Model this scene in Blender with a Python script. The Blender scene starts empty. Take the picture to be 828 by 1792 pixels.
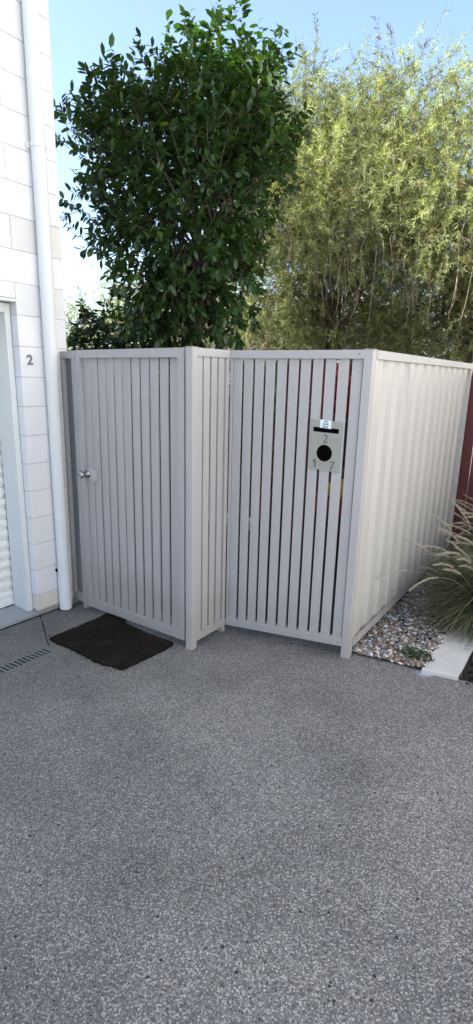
import bpy, bmesh, math, random
import numpy as np
from mathutils import Vector, Matrix
random.seed(7); RNG = np.random.default_rng(11)
SC = bpy.context.scene
COL = SC.collection

# ------------------------------------------------------------------ plan of the place (metres)
A = (-.26, 3.038); B = (.679, 2.849); C = (-.06, 3.338); D = (2.019, 4.829)
E_ = (-1.158, 3.874); W0 = (-1.487, 3.748)
T = (.58023, .81445); N = (.81445, -.58023)        # along the house wall, out of the house wall
GX, GY = .0642, -.0714
def G(x, y):
    return GX*(x-B[0]) + GY*(y-B[1])
def UV(u, v):                                        # house frame -> plan
    return (W0[0]+u*T[0]+v*N[0], W0[1]+u*T[1]+v*N[1])
def unit(a, b):
    dx, dy = b[0]-a[0], b[1]-a[1]; l = math.hypot(dx, dy)
    return (dx/l, dy/l), l

# ------------------------------------------------------------------ helpers
def tag(o, label=None, cat=None, group=None, kind=None):
    if label: o['label'] = label
    if cat: o['category'] = cat
    if group: o['group'] = group
    if kind: o['kind'] = kind
    return o
def empty(name, loc, label, cat, group=None):
    o = bpy.data.objects.new(name, None); COL.objects.link(o); o.location = loc
    o.empty_display_size = .1
    return tag(o, label, cat, group)
class MB:
    def __init__(s): s.v = []; s.f = []; s.c = []
    def add(s, vs, fs, col=None):
        n = len(s.v); s.v += [tuple(v) for v in vs]; s.f += [tuple(n+i for i in f) for f in fs]
        if col is not None: s.c += [col]*len(fs)
    def hexa(s, p):                                 # 8 points: bottom 4 ccw, top 4 ccw
        s.add(p, [(3,2,1,0),(4,5,6,7),(0,1,5,4),(1,2,6,5),(2,3,7,6),(3,0,4,7)])
    def box(s, o, ax, ay, x0, x1, y0, y1, z0, z1, z0b=None, z1b=None, col=None):
        """box in the frame o/ax/ay; z may differ at the x1 end (z0b, z1b)"""
        z0b = z0 if z0b is None else z0b; z1b = z1 if z1b is None else z1b
        P = lambda x, y, z: (o[0]+ax[0]*x+ay[0]*y, o[1]+ax[1]*x+ay[1]*y, z)
        if ax[0]*ay[1]-ax[1]*ay[0] < 0: y0, y1 = y1, y0
        vs = [P(x0,y0,z0),P(x1,y0,z0b),P(x1,y1,z0b),P(x0,y1,z0),P(x0,y0,z1),P(x1,y0,z1b),P(x1,y1,z1b),P(x0,y1,z1)]
        s.add(vs, [(3,2,1,0),(4,5,6,7),(0,1,5,4),(1,2,6,5),(2,3,7,6),(3,0,4,7)], col)
    def tube(s, pts, rad, seg=8, cap=True, col=None):
        pts = [Vector(p) for p in pts]; n = len(pts); rings = []
        up = Vector((0,0,1))
        for i, p in enumerate(pts):
            d = (pts[min(i+1,n-1)]-pts[max(i-1,0)]).normalized()
            a = d.cross(up if abs(d.z) < .95 else Vector((1,0,0))).normalized(); b = d.cross(a)
            r = rad[i] if hasattr(rad, '__len__') else rad
            rings.append([p+(a*math.cos(t)+b*math.sin(t))*r for t in [2*math.pi*k/seg for k in range(seg)]])
        vs = [v for r in rings for v in r]; fs = []
        for i in range(n-1):
            for k in range(seg):
                k2 = (k+1) % seg
                fs.append((i*seg+k, (i+1)*seg+k, (i+1)*seg+k2, i*seg+k2))
        if cap: fs += [tuple(range(seg)), tuple(reversed(range((n-1)*seg, n*seg)))]
        s.add(vs, fs, col)
    def build(s, name, mat, parent=None, bevel=0, smooth=False, attr=None, fix=True):
        me = bpy.data.meshes.new(name)
        off = parent_loc(parent)
        me.from_pydata([(v[0]-off[0], v[1]-off[1], v[2]-off[2]) for v in s.v], [], s.f)
        if s.c and len(s.c) == len(s.f):
            at = me.attributes.new('tint', 'FLOAT_COLOR', 'FACE')
            at.data.foreach_set('color', [x for c in s.c for x in (c[0], c[1], c[2], 1)])
        if bevel or fix:
            bm = bmesh.new(); bm.from_mesh(me)
            if fix: bmesh.ops.recalc_face_normals(bm, faces=bm.faces)
            if bevel:
                bmesh.ops.bevel(bm, geom=[e for e in bm.edges if e.is_manifold and e.calc_face_angle(0) > .6], offset=bevel, segments=2, affect='EDGES', profile=.5)
            bm.to_mesh(me); bm.free()
        if smooth: me.polygons.foreach_set('use_smooth', [True]*len(me.polygons))
        me.materials.append(mat)
        o = bpy.data.objects.new(name, me); COL.objects.link(o)
        if parent is not None: o.parent = parent
        return o
def parent_loc(p):
    l = Vector((0,0,0))
    while p is not None: l += p.location; p = p.parent
    return l
def npmesh(name, V, F, mat, parent=None, tint=None, smooth=False):
    """V (n,3), F (m,k) arrays"""
    me = bpy.data.meshes.new(name); off = np.array(parent_loc(parent))
    V = np.asarray(V, float)-off; m, k = F.shape
    me.vertices.add(len(V)); me.vertices.foreach_set('co', V.ravel())
    me.loops.add(m*k); me.loops.foreach_set('vertex_index', F.ravel().astype(np.int32))
    me.polygons.add(m); me.polygons.foreach_set('loop_start', (np.arange(m)*k).astype(np.int32))
    me.update(calc_edges=True)
    if tint is not None:
        at = me.attributes.new('tint', 'FLOAT_COLOR', 'FACE')
        at.data.foreach_set('color', np.concatenate([tint, np.ones((m,1))], 1).ravel())
    if smooth: me.polygons.foreach_set('use_smooth', np.ones(m, bool))
    me.materials.append(mat); me.validate()
    o = bpy.data.objects.new(name, me); COL.objects.link(o)
    if parent is not None: o.parent = parent
    return o

# ------------------------------------------------------------------ materials
def nodes(name):
    m = bpy.data.materials.new(name); m.use_nodes = True
    nt = m.node_tree; b = nt.nodes['Principled BSDF']
    return m, nt, b
def N_(nt, t, **kw):
    n = nt.nodes.new(t)
    for k, v in kw.items():
        if k.startswith('_'): setattr(n, k[1:], v)
        else: n.inputs[k.replace('__', ' ')].default_value = v
    return n
def coords(nt, scale=(1,1,1)):
    tc = nt.nodes.new('ShaderNodeTexCoord'); mp = nt.nodes.new('ShaderNodeMapping')
    mp.inputs['Scale'].default_value = scale
    nt.links.new(tc.outputs['Object'], mp.inputs['Vector']); return mp.outputs[0]
def ramp(nt, src, stops):
    r = nt.nodes.new('ShaderNodeValToRGB'); e = r.color_ramp.elements
    while len(e) < len(stops): e.new(.5)
    for i, (p, c) in enumerate(stops):
        e[i].position = p; e[i].color = (*c, 1) if hasattr(c, '__len__') else (c, c, c, 1)
    nt.links.new(src, r.inputs['Fac']); return r.outputs['Color']
def mix(nt, fac, a, b, mode='MIX'):
    m = nt.nodes.new('ShaderNodeMix'); m.data_type = 'RGBA'; m.blend_type = mode
    for sock, val in ((m.inputs[0], fac), (m.inputs[6], a), (m.inputs[7], b)):
        if hasattr(val, 'is_linked') or isinstance(val, bpy.types.NodeSocket): nt.links.new(val, sock)
        else: sock.default_value = val if not hasattr(val, '__len__') else (*val, 1)
    return m.outputs[2]
def bump(nt, b, h, strength, dist):
    n = N_(nt, 'ShaderNodeBump', Strength=strength, Distance=dist)
    nt.links.new(h, n.inputs['Height']); nt.links.new(n.outputs[0], b.inputs['Normal'])
def paint(name, col, rough=.4, var=.06, scale=3, metallic=0, stretch=(1,1,1), bumpy=0, spec=.5):
    m, nt, b = nodes(name); c = coords(nt, stretch)
    n = N_(nt, 'ShaderNodeTexNoise', Scale=scale, Detail=6.0, Roughness=.6); nt.links.new(c, n.inputs['Vector'])
    lo = tuple(max(0, x*(1-var)) for x in col); hi = tuple(x*(1+var) for x in col)
    nt.links.new(ramp(nt, n.outputs[0], [(.3, lo), (.7, hi)]), b.inputs['Base Color'])
    r = ramp(nt, n.outputs[0], [(.3, rough*.85), (.7, min(1, rough*1.2))]); nt.links.new(r, b.inputs['Roughness'])
    b.inputs['Metallic'].default_value = metallic; b.inputs['Specular IOR Level'].default_value = spec
    if bumpy:
        n2 = N_(nt, 'ShaderNodeTexNoise', Scale=bumpy, Detail=3.0); nt.links.new(c, n2.inputs['Vector'])
        bump(nt, b, n2.outputs[0], .3, .002)
    return m
def fence_paint(name, col):
    """powder coated metal: faint dust streaks running down, dirt splashed on the lowest part"""
    m, nt, b = nodes(name); c = coords(nt, (22, 22, 1.1))
    n = N_(nt, 'ShaderNodeTexNoise', Scale=1.0, Detail=5.0, Roughness=.65); nt.links.new(c, n.inputs['Vector'])
    base = ramp(nt, n.outputs[0], [(.3, tuple(x*.95 for x in col)), (.7, tuple(x*1.04 for x in col))])
    tc = nt.nodes.new('ShaderNodeTexCoord'); geo = nt.nodes.new('ShaderNodeNewGeometry')
    sx = nt.nodes.new('ShaderNodeSeparateXYZ'); nt.links.new(geo.outputs['Position'], sx.inputs[0])
    n2 = N_(nt, 'ShaderNodeTexNoise', Scale=9.0, Detail=5.0); nt.links.new(tc.outputs['Object'], n2.inputs['Vector'])
    ad = N_(nt, 'ShaderNodeMath', _operation='MULTIPLY_ADD'); nt.links.new(n2.outputs[0], ad.inputs[0]); ad.inputs[1].default_value = -.3; nt.links.new(sx.outputs[2], ad.inputs[2])
    d = ramp(nt, ad.outputs[0], [(0, .32), (.16, 0)])
    col2 = mix(nt, d, base, (.30, .27, .235))
    nt.links.new(col2, b.inputs['Base Color'])
    b.inputs['Roughness'].default_value = .42; b.inputs['Specular IOR Level'].default_value = .4
    n3 = N_(nt, 'ShaderNodeTexNoise', Scale=6.0, Detail=2.0); nt.links.new(coords(nt, (1,1,.4)), n3.inputs['Vector'])
    bump(nt, b, n3.outputs[0], .12, .006)
    return m
def tinted(name, rough=.8, scale=30, amt=.2, spec=.3, bumps=(40, .002), translucent=None, extra=None):
    m, nt, b = nodes(name)
    at = nt.nodes.new('ShaderNodeAttribute'); at.attribute_name = 'tint'
    n = N_(nt, 'ShaderNodeTexNoise', Scale=scale, Detail=5.0); nt.links.new(coords(nt), n.inputs['Vector'])
    v = ramp(nt, n.outputs[0], [(.3, 1-amt), (.7, 1+amt*.3)])
    colr = mix(nt, 1.0, at.outputs['Color'], v, 'MULTIPLY')
    nt.links.new(colr, b.inputs['Base Color']); b.inputs['Roughness'].default_value = rough
    b.inputs['Specular IOR Level'].default_value = spec
    if bumps:
        n2 = N_(nt, 'ShaderNodeTexNoise', Scale=bumps[0], Detail=4.0); nt.links.new(coords(nt), n2.inputs['Vector'])
        bump(nt, b, n2.outputs[0], .4, bumps[1])
    if translucent:
        tr = nt.nodes.new('ShaderNodeBsdfTranslucent')
        tm = mix(nt, 1.0, colr, translucent[1], 'MULTIPLY'); nt.links.new(tm, tr.inputs['Color'])
        ms = nt.nodes.new('ShaderNodeMixShader'); ms.inputs[0].default_value = translucent[0]
        out = nt.nodes['Material Output']
        nt.links.new(b.outputs[0], ms.inputs[1]); nt.links.new(tr.outputs[0], ms.inputs[2]); nt.links.new(ms.outputs[0], out.inputs[0])
    return m

M = {}
M['fence'] = fence_paint('fence_powdercoat', (.405, .392, .392))
M['infill'] = fence_paint('infill_grey_paint', (.20, .20, .205))  # shade of the recess put into the colour, darker than the fence coat
M['steel'] = fence_paint('steel_sheet_paint', (.475, .462, .445))
M['maroon'] = paint('maroon_paint', (.10, .018, .02), .5, .15, 4, stretch=(6,6,1))
M['block'] = tinted('painted_block', .62, 6, .05, .35, (130, .0012))
M['mortar'] = paint('mortar', (.50, .50, .50), .9, .12, 20, bumpy=60)
M['plinth'] = paint('plinth_cement', (.30, .29, .27), .9, .2, 14, bumpy=60)
M['pipe'] = paint('downpipe_pvc', (.70, .72, .71), .55, .04, 3, stretch=(1,1,.5), spec=.3)
M['frame'] = paint('door_frame_paint', (.66, .69, .69), .35, .04, 3)
M['shutter'] = paint('roller_shutter_paint', (.74, .76, .74), .4, .05, 5)
M['sill'] = paint('sill_paint', (.30, .325, .34), .35, .08, 5, bumpy=40)
M['steel_bright'] = paint('brushed_stainless', (.40, .395, .38), .2, .05, 40, metallic=1.0)
M['plate'] = paint('letterbox_stainless', (.33, .335, .30), .42, .05, 3, metallic=.25, stretch=(1,1,14))
M['black'] = paint('black_void', (.003, .003, .0035), 1.0, .05, spec=0)
M['digit'] = paint('engraved_grey', (.10, .103, .095), .6, .05)
M['digit_dark'] = paint('house_number_grey', (.16, .16, .19), .45, .05)
M['sticker'] = paint('sticker_paper', (.72, .76, .79), .5, .03)
M['ink'] = paint('sticker_ink', (.05, .05, .06), .6, .05)
M['grate'] = paint('grate_galvanised', (.135, .142, .142), .55, .2, 30)
M['slab'] = paint('edging_concrete', (.52, .51, .49), .8, .10, 9, bumpy=90)
M['bark'] = paint('bark', (.10, .075, .055), .9, .35, 9, stretch=(1,1,.3), bumpy=30)
M['twig'] = paint('twig_bark', (.24, .19, .14), .9, .3, 9)
M['leaf_broad'] = tinted('broad_leaf', .38, 8, .1, .5, None, (.30, (1.15, 1.35, .35)))
M['leaf_needle'] = tinted('needle_leaf', .5, 8, .1, .4, None, (.38, (1.5, 1.6, .6)))
M['grass'] = tinted('fountain_grass', .6, 8, .1, .3, None, (.25, (1.1, 1.2, .5)))
M['plume'] = tinted('grass_plume', .9, 60, .15, .1, None, (.35, (1, 1, 1)))
M['stone'] = tinted('gravel_stone', .7, 60, .25, .4, (120, .001))
M['roof'] = paint('roof_sheet', (.30, .31, .32), .5, .1, 2)
M['cream'] = paint('cream_render', (.80, .77, .72), .85, .05, 1.0)
M['render'] = paint('rendered_wall', (.62, .60, .56), .8, .06, 1.2)
M['glass'] = paint('window_glass', (.03, .04, .05), .06, .1)
M['yellow'] = paint('yellow_plastic', (.62, .36, .05), .4, .06)
M['redbox'] = paint('red_plastic', (.30, .03, .045), .4, .08)
M['green'] = paint('green_plastic', (.04, .36, .13), .35, .05)
M['darkbox'] = paint('dark_plastic', (.02, .022, .03), .6, .1)
M['white_edge'] = paint('white_edging', (.80, .80, .74), .8, .1)

def concrete():
    m, nt, b = nodes('exposed_aggregate'); c = coords(nt)
    # warp a little so that no grid shows
    nz = N_(nt, 'ShaderNodeTexNoise', Scale=60.0, Detail=2.0); nt.links.new(c, nz.inputs['Vector'])
    wa = N_(nt, 'ShaderNodeVectorMath', _operation='MULTIPLY_ADD'); nt.links.new(nz.outputs['Color'], wa.inputs[0]); wa.inputs[1].default_value = (.006,)*3; nt.links.new(c, wa.inputs[2])
    out = None; hs = []
    def layer(scale, rnd, th):
        v = N_(nt, 'ShaderNodeTexVoronoi', Scale=float(scale), Randomness=rnd); nt.links.new(wa.outputs[0], v.inputs['Vector'])
        s = nt.nodes.new('ShaderNodeSeparateColor'); nt.links.new(v.outputs['Color'], s.inputs[0])
        return v.outputs['Distance'], s
    d1, s1 = layer(172, .95, .4)
    stones = ramp(nt, s1.outputs[0], [(0, (.012,.012,.014)), (.035, (.08,.08,.08)), (.34, (.14,.14,.138)), (.50, (.21,.21,.205)), (.70, (.32,.32,.312)), (.86, (.45,.45,.438)), (.97, (.24,.20,.15))])
    mask = ramp(nt, d1, [(.38, 0), (.58, 1)])
    d2, s2 = layer(290, 1, .4)
    fine = ramp(nt, s2.outputs[0], [(0, .075), (.5, .12), (.8, .19), (1, .28)])
    base = mix(nt, mask, stones, fine)
    # broad wear and damp marks in the slab itself
    n1 = N_(nt, 'ShaderNodeTexNoise', Scale=1.6, Detail=5.0, Roughness=.62); nt.links.new(c, n1.inputs['Vector'])
    w1 = ramp(nt, n1.outputs[0], [(.32, .66), (.50, .88), (.66, 1.0)])
    base = mix(nt, 1.0, base, w1, 'MULTIPLY')
    n2 = N_(nt, 'ShaderNodeTexNoise', Scale=7.0, Detail=4.0); nt.links.new(c, n2.inputs['Vector'])
    w2 = ramp(nt, n2.outputs[0], [(.62, 0.0), (.78, .22)])
    base = mix(nt, w2, base, (.16, .13, .10))
    n4 = N_(nt, 'ShaderNodeTexNoise', Scale=.55, Detail=3.0, Roughness=.5, Distortion=.8); nt.links.new(c, n4.inputs['Vector'])
    base = mix(nt, 1.0, base, ramp(nt, n4.outputs[0], [(.38, (.92, .91, .89)), (.62, (1.28, 1.25, 1.19))]), 'MULTIPLY')
    # sparse dark chips
    v3 = N_(nt, 'ShaderNodeTexVoronoi', Scale=17.0, Randomness=1.0); nt.links.new(c, v3.inputs['Vector'])
    chips = ramp(nt, v3.outputs['Distance'], [(.065, 1), (.095, 0)])
    base = mix(nt, chips, base, (.015, .015, .017))
    # pale spill near the edging block
    tc = nt.nodes.new('ShaderNodeTexCoord')
    vd = N_(nt, 'ShaderNodeVectorMath', _operation='DISTANCE'); nt.links.new(tc.outputs['Object'], vd.inputs[0]); vd.inputs[1].default_value = (1.065, 2.645, .045)
    nn = N_(nt, 'ShaderNodeTexNoise', Scale=25.0, Detail=3.0); nt.links.new(c, nn.inputs['Vector'])
    ma = N_(nt, 'ShaderNodeMath', _operation='MULTIPLY_ADD'); nt.links.new(nn.outputs[0], ma.inputs[0]); ma.inputs[1].default_value = .06; nt.links.new(vd.outputs['Value'], ma.inputs[2])
    sp = ramp(nt, ma.outputs[0], [(.055, .8), (.085, 0)])
    base = mix(nt, sp, base, (.42, .46, .52))
    nt.links.new(base, b.inputs['Base Color'])
    b.inputs['Roughness'].default_value = .72; b.inputs['Specular IOR Level'].default_value = .35
    inv = N_(nt, 'ShaderNodeMath', _operation='SUBTRACT'); inv.inputs[0].default_value = 1; nt.links.new(d1, inv.inputs[1])
    bump(nt, b, inv.outputs[0], .5, .004)
    return m
M['concrete'] = concrete()
def soil(name, c1, c2, scale=30):
    m, nt, b = nodes(name); c = coords(nt)
    n = N_(nt, 'ShaderNodeTexNoise', Scale=float(scale), Detail=8.0, Roughness=.75); nt.links.new(c, n.inputs['Vector'])
    nt.links.new(ramp(nt, n.outputs[0], [(.35, c1), (.65, c2)]), b.inputs['Base Color'])
    b.inputs['Roughness'].default_value = 1; bump(nt, b, n.outputs[0], 1, .05); return m
M['mulch'] = soil('mulch', (.008,.006,.005), (.042,.032,.025), 55)
M['bedsoil'] = soil('bed_soil', (.03,.026,.02), (.12,.11,.09), 60)
M['far_ground'] = soil('far_ground', (.03,.05,.02), (.08,.09,.05), 3)
def matmat():
    m, nt, b = nodes('coir_mat'); c = coords(nt)
    n = N_(nt, 'ShaderNodeTexNoise', Scale=160.0, Detail=4.0, Roughness=.7); nt.links.new(c, n.inputs['Vector'])
    n1 = N_(nt, 'ShaderNodeTexNoise', Scale=9.0, Detail=5.0); nt.links.new(c, n1.inputs['Vector'])
    a = ramp(nt, n.outputs[0], [(.35, (.006,.005,.0045)), (.75, (.032,.025,.02))])
    a = mix(nt, ramp(nt, n1.outputs[0], [(.5, 0), (.75, .35)]), a, (.06,.045,.035))
    nt.links.new(a, b.inputs['Base Color']); b.inputs['Roughness'].default_value = 1; b.inputs['Specular IOR Level'].default_value = .1
    bump(nt, b, n.outputs[0], 1, .01); return m
M['mat'] = matmat()

# ------------------------------------------------------------------ ground
def ground():
    # the driveway slab: a sloping sheet with a rectangular hole for the strip drain, in the frame of the house wall
    du0, du1, dv0, dv1 = DR
    us = [-9, du0, du1, 9]; vs = [-7, dv0, dv1, 10]
    mb = MB(); idx = {}
    for i, u in enumerate(us):
        for j, v in enumerate(vs):
            x, y = UV(u, v); idx[i, j] = len(mb.v); mb.v.append((x, y, G(x, y)))
    for i in range(3):
        for j in range(3):
            if (i, j) != (1, 1): mb.f.append((idx[i,j], idx[i+1,j], idx[i+1,j+1], idx[i,j+1]))
    # outer skirt to the horizon, part of the same sheet
    R = 500; ring = [idx[0,0], idx[1,0], idx[2,0], idx[3,0], idx[3,1], idx[3,2], idx[3,3], idx[2,3], idx[1,3], idx[0,3], idx[0,2], idx[0,1]]
    out = []
    for k in ring:
        v = Vector(mb.v[k]); c = Vector((UV(0, 1)[0], UV(0, 1)[1], 0)); d = Vector((v.x-c.x, v.y-c.y, 0)).normalized()
        out.append(len(mb.v)); mb.v.append((c.x+d.x*R, c.y+d.y*R, -.4))
    for i in range(12):
        j = (i+1) % 12; mb.f.append((ring[i], out[i], out[j], ring[j]))
    o = mb.build('driveway', M['concrete']); tag(o, kind='structure')
    return o
DR = (-1.6, -.335, .54, .67)
ground()

def sheet(name, poly, mat, dz, kind='structure', sub=0):
    mb = MB(); mb.add([(x, y, G(x, y)+dz) for x, y in poly], [tuple(range(len(poly)))])
    o = mb.build(name, mat); tag(o, kind=kind); return o
# courtyard floor behind the fence and the two garden beds beside it
Rr = (-.83, .56); l = math.hypot(*Rr); Rr = (Rr[0]/l, Rr[1]/l)         # direction of the rear boundary
def ED(s, w):                                                          # s along B->D from B, w to the right of it
    (ax, ay), _ = unit(B, D); return (B[0]+ax*s+ay*w, B[1]+ay*s-ax*w)
sheet('courtyard_ground', [(C[0]+.10, C[1]+.28), (B[0]+.13, B[1]+.22), (D[0], D[1]+.02), (D[0]+Rr[0]*7, D[1]+Rr[1]*7), UV(.42, -2), UV(.42, .3), (E_[0]+.14, E_[1]+.20), (A[0]+.10, A[1]+.38)], M['mulch'], .006)
sheet('gravel_bed', [ED(.085, .0), ED(.06, .40), ED(3.2, .42), ED(3.2, .0)], M['bedsoil'], .008)
sheet('mulch_bed', [ED(.06, .60), ED(-.08, 3.2), ED(3.2, 3.2), ED(3.2, .60)], M['mulch'], .010)

# unseen pale concrete strip added in the sun to bounce light onto the fence
def bounce_lane():
    mb = MB(); P = lambda u, v: (*UV(u, v), G(*UV(u, v))+.006)
    mb.add([P(-8, 4.3), P(8.9, 4.3), P(8.9, 6.25), P(-8, 6.25)], [(0, 1, 2, 3)]); o = mb.build('lane', M['slab']); tag(o, kind='structure')
bounce_lane()
# saw-cut joint in the slab
def strip(name, p, q, w, mat, dz):
    (dx, dy), _ = unit(p, q); nx, ny = -dy*w/2, dx*w/2
    return sheet(name, [(p[0]+nx, p[1]+ny), (p[0]-nx, p[1]-ny), (q[0]-nx, q[1]-ny), (q[0]+nx, q[1]+ny)], mat, dz)
strip('slab_joint', (-1.489, 3.775), (-1.205, 3.160), .0045, M['black'], .004)
strip('wall_joint', UV(-3, .012), UV(.2, .012), .014, M['black'], .004)

# ------------------------------------------------------------------ strip drain
def drain():
    du0, du1, dv0, dv1 = DR
    o = UV(0, 0)
    root = empty('drain_grate', (*UV(du1, (dv0+dv1)/2), G(*UV(du1, (dv0+dv1)/2))), 'narrow slotted grey metal drain grate set in the concrete, ending at the doormat corner', 'drain')
    zz = lambda u, v: G(*UV(u, v))
    def bx(mb, u0, u1, v0, v1, za, zb):
        P = lambda u, v, z: (*UV(u, v), zz(u, v)+z)
        mb.hexa([P(u0,v1,za),P(u1,v1,za),P(u1,v0,za),P(u0,v0,za),P(u0,v1,zb),P(u1,v1,zb),P(u1,v0,zb),P(u0,v0,zb)])
    ch = MB()
    bx(ch, du0, du1, dv0, dv1, -.09, -.08); bx(ch, du0, du1, dv0-.01, dv0, -.08, -.001); bx(ch, du0, du1, dv1, dv1+.01, -.08, -.001); bx(ch, du1, du1+.01, dv0, dv1, -.08, -.001)
    ch.build('channel', M['black'], root)
    fr = MB(); bx(fr, du0, du1, dv0, dv0+.018, -.02, .003); bx(fr, du0, du1, dv1-.018, dv1, -.02, .003); bx(fr, du1-.014, du1, dv0+.018, dv1-.018, -.02, .003)
    fr.build('grate_frame', M['grate'], root, bevel=.001)
    br = MB(); u = du1-.014-.014
    while u > du0: bx(br, u-.0145, u, dv0+.018, dv1-.018, -.02, .001); u -= .029
    br.build('grate_bars', M['grate'], root, bevel=.001)
drain()

# ------------------------------------------------------------------ house at the left
ZR = [-.0395+.2*k for k in range(-1, 29)]
def house():
    root = empty('house', (*UV(.2, -.1), G(*UV(.2, -.1))), 'white painted block house corner with roller shutter, downpipe and number 2', 'house')
    o = UV(0, 0)
    wall = MB()
    # mortar core, set back 4 mm from the blocks
    core = MB()
    top = 5.72
    z0 = -.45
    core.box(o, T, N, .003, .381, -.19, -.004, z0, top)
    core.box(o, T, N, -3.6, .003, -.19, -.004, 2.062, top)
    core.box(o, T, N, -10, -3.6, -.19, -.002, z0, top)
    core.box(o, T, N, -3.6, -2.6, -.19, -.004, z0, 2.062)
    rng = random.Random(3)
    def blk(u0, u1, zlo, zhi, corner=False, col=None):
        t = rng.choice([.755, .765, .775, .735, .77]); c = col or (t*rng.uniform(.985, 1.0), t*rng.uniform(.985, 1.0), t*rng.uniform(.99, 1.03))
        wall.box(o, T, N, u0+.0022, u1-.0022, -.1, rng.uniform(-.0008, .0012), zlo+.0022, zhi-.0022, col=c)
    for i, z in enumerate(ZR[:-1]):
        z1 = ZR[i+1]
        odd = (round((z+.0395)/.2)) % 2 == 0       # rows with a full block at the corner
        if z1 <= 2.0:
            zl = z if i else -.16
            col = (.68, .64, .57) if i == 0 else None
            if odd: blk(0, .385, zl, z1, col=col)
            else: blk(0, .1925, zl, z1, col=col); blk(.1925, .385, zl, z1, col=col)
            u = -2.6
            while u > -3.6: blk(u-.39, u, zl, z1); u -= .39
        elif z < 2.0:                               # the row the opening head cuts into
            blk(0, .385, z, z1, col=(.70, .705, .71)); u = 0
            while u > -3.5: blk(u-.385, u, 2.062, z1); u -= .385
        else:
            u = .385 if odd else .385-.1925
            if not odd: blk(.1925, .385, z, z1)
            while u > -3.6:
                col = None
                if odd and abs(u-.385) < .01 and 2.3 < z < 2.4: col = (.67, .67, .655)
                blk(u-.385, u, z, z1, col=col); u -= .385
    w = wall.build('block_wall', M['block'], root, bevel=.0022)
    core.build('mortar_core', M['mortar'], root)
    pl = MB(); pl.box(o, T, N, .0, .384, -.15, -.0005, -.45, -.168); pl.build('plinth', M['plinth'], root)
    # gable return and far shell of the house, rendered
    sh = MB(); sh.box(o, T, N, .381-.19, .3835, -8, -.19, z0, top); sh.box(o, T, N, -10, .19, -8, -7.8, z0, top); sh.box(o, T, N, -10, -9.8, -7.8, -.2, z0, top)
    sh.build('side_wall', M['render'], root)
    rf = MB(); rf.box(o, T, N, -10.3, .70, -8.3, .40, top, top+.12); r_ = rf.build('roof', M['roof'], root)
    gt = MB(); gt.box(o, T, N, -10.3, .70, .402, .50, top-.03, top+.10); gt.build('gutter', M['frame'], r_)
    # door opening: sill, guide posts, head and shutter
    sl = MB(); P = lambda u, v, z: (*UV(u, v), z)
    zs = lambda u, v: G(*UV(u, v))
    sl.hexa([P(-2.6,.0,zs(-2.6,0)-.1),P(-.001,.0,zs(0,0)-.1),P(-.001,-.34,zs(0,-.34)-.1),P(-2.6,-.34,zs(-2.6,-.34)-.1),
             P(-2.6,.0,zs(-2.6,0)+.022),P(-.001,.0,zs(0,0)+.022),P(-.001,-.34,zs(0,0)+.030),P(-2.6,-.34,zs(-2.6,0)+.030)])
    sl.build('door_sill', M['sill'], root, bevel=.004)
    df = MB()
    zb = zs(0, 0)+.026
    df.box(o, T, N, -.042, -.002, -.255, -.07, zb, 2.035)
    fr = df.build('door_jamb', M['frame'], root, bevel=.003)
    df = MB(); df.box(o, T, N, -2.598, -2.558, -.255, -.07, zb+.02, 2.035); df.build('door_jamb', M['frame'], root, bevel=.003)
    hd = MB(); hd.box(o, T, N, -2.558, -.042, -.255, -.07, 1.975, 2.035)
    hd.build('frame_head', M['frame'], root, bevel=.003)
    fl = MB(); fl.box(o, T, N, -2.62, .0, -.07, .012, 2.040, 2.058); fl.build('head_flashing', M['frame'], root, bevel=.002)
    # roller shutter: curved slats, one profile swept sideways
    prof = []; z = zb+.01; sy = -.262
    prof.append((sy+.0, z)); prof.append((sy+.0, z+.055)); z += .058
    k = 0
    while z < 2.03:
        for a in range(9):
            t_ = a/8; prof.append((sy-.010+.009*math.sin(math.pi*(.12+.80*t_)), z+.056*t_))
        prof.append((sy-.014, z+.059)); 
        for a in range(4):
            t_ = a/3; prof.append((sy-.014+.006*math.sin(math.pi*t_), z+.061+.018*t_))
        z += .081
    s = MB(); vs = []; 
    for (yy, zz_) in prof: vs += [P(-2.58, yy, zz_), P(-.035, yy, zz_)]
    s.add(vs, [(2*i, 2*i+1, 2*i+3, 2*i+2) for i in range(len(prof)-1)])
    s.build('roller_shutter', M['shutter'], root, fix=False)
    gd = MB(); gd.box(o, T, N, -2.55, -.044, -.30, -.262, zb, zb+.012); gd.build('shutter_seal', M['black'], root)
    dk = MB(); dk.box(o, T, N, -2.6, 0, -.36, -.35, z0, 2.3); dk.build('dark_interior', M['black'], root)
    # downpipe
    dp = MB(); cx, cy = UV(.209, .051); seg = 28
    dp.tube([(cx, cy, G(cx, cy)-.02), (cx, cy, 1.5), (cx, cy, 3), (cx, cy, 5.71)], .046, seg, cap=False)
    p = dp.build('downpipe', M['pipe'], root, smooth=False)
    for f in p.data.polygons: f.use_smooth = len(f.vertices) == 4
    cl = MB(); cl.tube([(cx, cy, G(cx, cy)-.02), (cx, cy, G(cx, cy)+.27)], .0485, seg, cap=False); cc_ = cl.build('pipe_socket', M['pipe'], p)
    for f in cc_.data.polygons: f.use_smooth = len(f.vertices) == 4
    cl = MB(); cl.tube([(cx, cy, 2.985), (cx, cy, 3.015)], .0495, seg); cl.box(o, T, N, .15, .26, .0015, .01, 2.98, 3.02)
    cl.build('pipe_bracket', M['pipe'], p)
    cl = MB(); cl.box(o, T, N, .168, .2, .0015, .018, .105, .125); cl.build('pipe_clip', M['black'], p)
    rg = MB(); rg.tube([(cx, cy, G(cx, cy)+.001), (cx, cy, G(cx, cy)+.005)], .058, seg); rg.build('pipe_seal', M['black'], p)
    # number 2
    text_mesh('house_number', '2', .092, (*UV(.073, .0032), 1.677), N, M['digit_dark'], root, .003, 'bold')
    return root
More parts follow.
